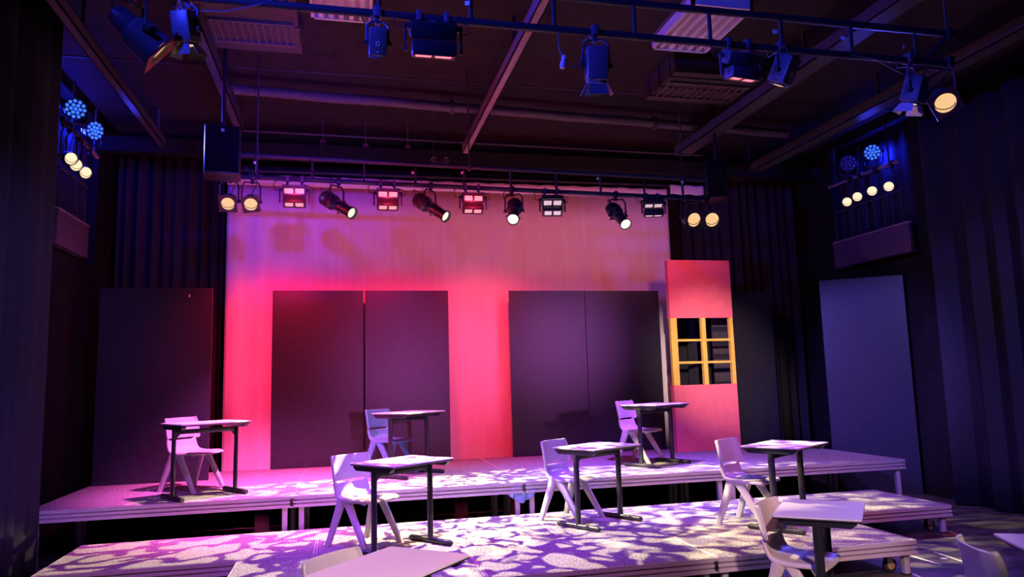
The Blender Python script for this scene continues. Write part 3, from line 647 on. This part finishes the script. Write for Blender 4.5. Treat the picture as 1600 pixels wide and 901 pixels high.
h3 = hp(803,331,7.92); profile_spot(h3, bar_at(h3), (-.24,-.78,-.55), 'glowing profile spotlight right of the rightmost red panel', 'warm', 0, None, 0)
h4 = hp(967,338,7.92); profile_spot(h4, bar_at(h4), (.03,-.80,-.58), 'glowing profile spotlight near the right end of the back bar', 'warm', 0, None, 0)

# --- near bar
def np_(x, y, Y=NY-.02): return at(x, y, 1, Y)
h = np_(236,70); par_can(h, Vector((h.x-.12, NY, 3.905)), (.72,.25,-.6), 'dark par can with maroon frame and gold gel at upper left', 'par cans on the near bar', fr='maroon', lens='amber', s=1.05, body='lamp_blue')
h = np_(291,47); fresnel(h, Vector((h.x, NY, 3.905)), (.10,.25,-1), 'blue lit fresnel with barn doors beside the upper left par can', 'amber', s=.66)
h = np_(590,68); fresnel(h, Vector((h.x, NY, 3.905)), (.0,.5,-1), 'slim dark fresnel with white ring mark left of the red panel', 'amber', doors=False, s=.62, ring=True)
o, hd = led_panel(np_(677,58), Vector((np_(677,58).x, NY, 3.905)), PI, 'twin flood panel glowing red underneath on the near bar', 'redled', 'twin head flood panels on the near bar', 1.0, 1.34, 1.15)
h = np_(932,104); fresnel(h, Vector((h.x-.0, NY, 3.905)), (.06,.30,-1), 'blue lit fresnel with barn doors at the middle of near bar', 'amber', s=.80)
o, hd = led_panel(np_(1157,100), Vector((np_(1157,100).x, NY, 3.905)), PI+.15, 'dark twin flood panel with thin red line on the near bar', 'redled', 'twin head flood panels on the near bar', 1.0, 1.40, 1.0, casing='lamp_blue')
h = np_(1224,112); fresnel(h, Vector((h.x, NY, 3.905)), (-.25,.5,-1), 'dark fresnel with ring mark hanging right of the red line panel', 'amber', doors=False, s=.72, ring=True)
h = np_(1428,143); fresnel(h, Vector((h.x+.0, NY, 3.905)), (-.15,.3,-1), 'fresnel with a pale barn door near the right end of the near bar', 'amber', s=.70, wdoor='white')
h = np_(1474,158, NY-.1); par_can(h, Vector((N1.x-.03, NY, 3.905)), (-.35,-.62,-.5), 'amber par can with diamond turned frame at right end of near bar', 'par cans on the near bar', fr='maroon', roll=.5, s=.86, body='lamp_blue')
# cable plug dangling from the near bar
p = np_(872,52); o = thing('cable_plug', 'small pale plug hanging on a loop of cable from near bar', 'plug', p)
e0 = np_(880,98)-p
MB().tube([(0,0,0), e0*.5+Vector((-.01,0,0)), e0+Vector((0,0,.03))], .005, 6).tube([e0+Vector((.02,0,.02)), e0+Vector((.05,0,-.03)), e0+Vector((.11,0,.0)), e0+Vector((.14,0,.1)), Vector((.22,0,-.06))], .005, 6).build('cable', 'lamp_blue', o)
MB().lathe([(-.04,.012),(-.035,.018),(.0,.02),(.02,.014),(.035,.018),(.05,.012)], Matrix.Translation(e0) @ Matrix.Rotation(.2, 4, 'Y'), 12).build('plug_body', 'white', o)
# long loose cables along the bars
for pts, lab in (([(300,16),(352,18),(400,8),(440,-4)], 'thin blue cable slung from the upper left fresnel'), ([(1331,86),(1370,93),(1390,105),(1410,115),(1428,114)], 'thin cable slung to the right end fresnel of near bar')):
    o = MB().tube([np_(*q) for q in pts], .006, 6).build('slung_cable', 'lamp_blue'); tag(o, lab, 'cable')

# --- side galleries
GL = dict()
def side_bar(lab, p0, p1):
    o = thing('side_lighting_pipe', lab, 'lighting bar', p0); MB().cyl(Vector((0,0,0)), p1-p0, .024, seg=12).build('pipe', 'steel', o)
    for f_ in (.12, .88):
        q = (p1-p0)*f_; s_ = -1 if p0.x < 0 else 1
        MB().cyl(q, q+Vector((0,0,.58)), .012, seg=8).build('drop_rod', 'steel_dark', o)
    return o
XLp, XRp = XL+.12, XR-.12
l0, l1 = at(107,196,0,XLp), at(152,246,0,XLp); side_bar('short plum pipe carrying lamps in the left gallery', l0, l1)
q0, q1 = at(1295,293,0,XRp), at(1404,251,0,XRp); side_bar('short plum pipe carrying lamps in the right gallery', q0, q1)
def on(p0, p1, y): return p0.lerp(p1, (y-p0.y)/(p1.y-p0.y))
G = 'round amber floods in the left gallery'
for x, y, lab in ((109,247,'amber gallery flood at left, half cut by the curtain edge'),(117,257,'amber gallery flood at left, middle of the three'),(132,269,'amber gallery flood at left, lowest and rightmost')):
    h = at(x, y, 0, XLp+.08); par_can(h, on(l0, l1, h.y), (.75,-.75,-.38), lab, G, sq=False, s=.72, lens='pale')
G = 'round amber floods in the right gallery'
for x, y, lab in ((1324,315,'amber gallery flood at right, lowest of the four'),(1340,307,'amber gallery flood at right, second from left'),(1363,298,'amber gallery flood at right, third from left'),(1389,291,'amber gallery flood at right, highest of the four')):
    h = at(x, y, 0, XRp-.08); par_can(h, on(q0, q1, h.y), (-.8,-.75,-.3), lab, G, sq=False, s=.72, lens='pale')
G = 'round led pars in the galleries'
h = at(118,170,0,XLp+.05); led_par(h, on(l0, l1, h.y), (.55,-.95,-.25), 'glowing blue led par at left, upper one above gallery pipe', 'blueled', G); BL1 = h
h = at(148,204,0,XLp+.05); led_par(h, on(l0, l1, min(h.y, l1.y)), (.85,-.6,-.3), 'glowing blue led par at left, lower one at pipe end', 'blueled', G); BL2 = h
h = at(1363,238,0,XRp-.05); led_par(h, on(q0, q1, h.y), (-.9,-.8,-.25), 'glowing blue led par above the right gallery pipe', 'blueled', G); BR1 = h
h = at(1325,255,0,XRp-.05); led_par(h, on(q0, q1, h.y), (-.7,-.9,-.25), 'unlit led par left of the glowing blue one at right', 'offled', G)

# ------------------------------------------------------------------ small floor things
p = at(815,772,1,UY0+.02); o = thing('cloth_bag', 'crumpled light blue cloth bag hanging under the rear tier edge', 'bag', p)
def bagf(u, v):
    x = -.15+.3*u; sag = .085*math.sin(PI*min(max(u,.0),1))**.7
    return Vector((x, .03*math.sin(u*17+v*3)*v+.012*math.sin(u*31), .06-(.05+sag)*v+.012*math.sin(u*9)))
MB().grid(bagf, 26, 8).build('cloth', 'bag', o, solid=.006)
MB().tube([(-.14,0,.055),(-.07,-.01,.085),(0,-.012,.07),(.08,-.01,.09),(.15,0,.05),(.17,-.01,.02)], .007, 6).build('strap', 'bag', o)
MB().cyl((-.09,.0,.055),(-.09,.03,.12), .004, seg=6).cyl((.09,.0,.055),(.09,.03,.12), .004, seg=6).build('hook', 'steel_dark', o)
def tape(pts, w, m, lab):
    b_ = MB()
    for a_, c_ in zip(pts, pts[1:]):
        a_, c_ = Vector(a_), Vector(c_); d = (c_-a_).normalized(); n2 = Vector((-d.y, d.x, 0))*w/2
        b_.loft([[a_-n2+Vector((0,0,.0005)), a_+n2+Vector((0,0,.0005)), a_+n2+Vector((0,0,.0015)), a_-n2+Vector((0,0,.0015))], [c_-n2+Vector((0,0,.0005)), c_+n2+Vector((0,0,.0005)), c_+n2+Vector((0,0,.0015)), c_-n2+Vector((0,0,.0015))]])
    o = b_.build('floor_tape', m, smooth=False); tag(o, lab, 'tape')
fl = lambda x, y: at(x, y, 2, 0)
tape([fl(1474,836), fl(1496,835), fl(1482,829)], .02, 'orange_tape', 'orange tape corner on the floor beside the right caster leg')
tape([fl(1424,868), fl(1470,882)], .018, 'white_tape', 'thin white tape line on floor right of the front tier')
tape([fl(1425,896), fl(1440,902)], .02, 'white_tape', 'short white tape line by the front tier leg at bottom')
tape([fl(1460,862), fl(1508,878)], .016, 'white_tape', 'thin white tape line on floor nearest the cropped chair back')
tape([fl(1470,872), fl(1480,872)], .035, 'white_tape', 'small white tape patch on the floor at right')
# black skirts under the rear tier
for xa, xb, lab in ((-2.7, -1.02, 'left'), (-.86, 1.35, 'second'), (1.52, 1.98, 'middle'), (2.15, 6.4, 'right')):
    o = MB().grid(lambda u, v: Vector((xa+(xb-xa)*u, 9.3+.02*math.sin(u*(xb-xa)*22), .01+.46*v)), 60, 3).build('deck_skirt', 'velvet', solid=.004); tag(o, 'black cloth skirt hung under the rear tier, %s piece' % lab, 'cloth')

# ------------------------------------------------------------------ light
WARM = (1,.80,.40)
def beam_from(name, h, target, power, gobo, size, rad=.012, col=WARM):
    d = Vector(target)-h; d.normalize(); light('SPOT', name, h+d*.27, d, power, col, size, .18, rad, gobo)
beam_from('beam_a', PS1, (1.9,6.85,.3), 2700, (11,.11,.03,3.1), 60)
beam_from('beam_b', h2, (3.2,6.9,.4), 2500, (12,.14,.09,7.7), 54, .03)
beam_from('beam_c', h3, (.1,7.0,.35), 2700, (11,.10,.03,1.3), 58)
beam_from('beam_d', h4, (3.9,7.0,.3), 2400, (12,.14,.09,5.9), 53, .03)
def near_wash(name, x, tgt, pw, col, sz, bl, rad, z=3.65):
    p = Vector((x, NY+.12, z)); light('SPOT', name, p, Vector(tgt)-p, pw, col, sz, bl, rad)
xa = np_(677,58).x
for n_, x, tx, pw in (('left',-.8,-.85,480),('mid',2.0,1.8,340),('wide',.5,.5,300)):
    light('SPOT', 'red_wash_'+n_, (x, BY+.35, 3.58), Vector((tx,10.3,1.1))-Vector((x, BY+.35, 3.58)), pw, (1,.01,.04), 94, 1, .1)
for n_, x, pw, c_ in (('a',-1.0,38,(1,.05,.22)),('b',.9,32,(1,.04,.05)),('c',2.7,40,(1,.12,.08)),('d',4.4,44,(1,.19,.29))):
    light('SPOT', 'pink_wash_'+n_, (x, BY+.35, 3.62), (0,.995,-.05), pw, c_, 150, .8, .08)
near_wash('violet_wash', -.2, (-1.0,10.3,4.95), 640, (.10,.03,1), 48, 1, .03)
near_wash('violet_wash_mid', .9, (1.0,10.3,4.5), 90, (.1,.02,1), 54, 1, .03)
near_wash('warm_wash', 2.6, (5.12,9.5,1.9), 2000, (1,.66,.62), 22, 1, .06)
near_wash('deck_wash', .6, (1.0,6.6,.3), 1120, (.30,.05,1), 62, 1, .06)
near_wash('deck_wash_left', -1.0, (-1.3,6.9,.3), 520, (.45,.08,1), 60, 1, .06)
near_wash('deck_wash_right', 3.6, (4.2,6.6,.3), 430, (.62,.10,.75), 62, 1, .06)
near_wash('side_wash', .9, (6.95,8.6,1.6), 2500, (.24,.14,1), 23, .7, .06)
light('SPOT', 'curtain_wash', (4.9,1.4,4.4), Vector((7.3,6.4,1.5))-Vector((4.9,1.4,4.4)), 950, (.3,.2,1), 44, .8, .04)  # both curtain washes are added lamps without fixtures, grazing the folds
light('SPOT', 'curtain_wash_left', (.6,2.2,2.9), Vector((-2.7,7.0,1.9))-Vector((.6,2.2,2.9)), 620, (.3,.2,1), 38, .8, .04)
for n_, x, pw, c_ in (('a',420,2700,(1,.12,.62)),('b',700,500,(.6,.36,.85)),('c',1000,1300,(.34,.09,1)),('d',1085,420,(.5,.2,1))):
    p = hp(x,300,7.6); p.z = 3.42; light('SPOT', 'tier_wash_'+n_, p, Vector((p.x + (2.0 if n_ == 'd' else 0),8.15 if n_ in 'bc' else 8.35,.6))-p, pw, c_, 78 if n_ in 'bc' else 76, 1, .08)
for x in (460,606,739):
    p = hp(x,310,7.75); light('SPOT', 'red_panel', p, Vector((p.x-.2,6.2,.3))-p, 45, (1,.05,.2), 100, 1, .1)
for x in (-.8,1.8,4.6): light('SPOT', 'front_wash', (x,1.5,4.3), (0,.76,-.64), 280, (1,.28,.38), 42, .7, .1)
def blue(name, p, d, pw, sz, col=(.15,.1,1)):
    d = Vector(d).normalized(); light('SPOT', name, p+d*.06, d, pw, col, sz, .8, .1)
blue('blue_left', BL1, Vector((1.6,5.0,.3))-BL1, 1100, 62); blue('blue_right', BR1, Vector((3.2,5.0,.3))-BR1, 900, 62)
blue('blue_bar', BL2, Vector((1.4,4.3,4.0))-BL2, 1500, 36, (.03,.04,1)); blue('blue_bar_right', BR1, Vector((3.6,4.3,3.9))-BR1, 4500, 22, (.03,.04,1))
blue('blue_front', Vector((-2.6,2.4,4.6)), Vector((1.4,4.3,3.75))-Vector((-2.6,2.4,4.6)), 1300, 62, (.03,.04,1))
for p, sx in ((BL1,-1),(BL2,-1),(BR1,1)): light('POINT', 'blue_halo_fill', p+Vector((.2*sx,.06,.0)), None, 34, (.01,.02,1), rad=.06)  # added point lamps behind the pars, imitating their blurred blue halo
for n_, q, t_, pw, c_ in (('a',(1.85,-1.5,1.95),(.85,9.98,1.75),820,(.8,.16,1)),('b',(6.4,-1.5,2.85),(3.0,9.98,2.1),1100,(.8,.2,1))):
    light('SPOT', 'flat_wash_'+n_, q, Vector(t_)-Vector(q), pw, c_, 16 if n_ == 'a' else 13, 1, .12)  # added violet spots out of view, no fixture, for highlights on the flats
p = Vector((1.2,-1.5,4.6))
for t_, sz, pw in (((.2,3.85,.7),14,2800),((3.2,4.2,.7),14,1900)): light('SPOT', 'added_desk_spot', p, Vector(t_)-p, pw, (1,.62,.66), sz, .6, .12)  # added spots without a fixture, brightening the foreground desk tops

w = bpy.data.worlds.new('world'); bpy.context.scene.world = w; w.use_nodes = True
w.node_tree.nodes['Background'].inputs[0].default_value = (.01,.006,.02,1); w.node_tree.nodes['Background'].inputs[1].default_value = .3
sc = bpy.context.scene
sc.view_settings.view_transform = 'Standard'; sc.view_settings.look = 'None'; sc.view_settings.gamma = 1; sc.view_settings.exposure = 0
sc.view_settings.use_curve_mapping = False
sc.cycles.max_bounces = 6; sc.cycles.sample_clamp_indirect = 6
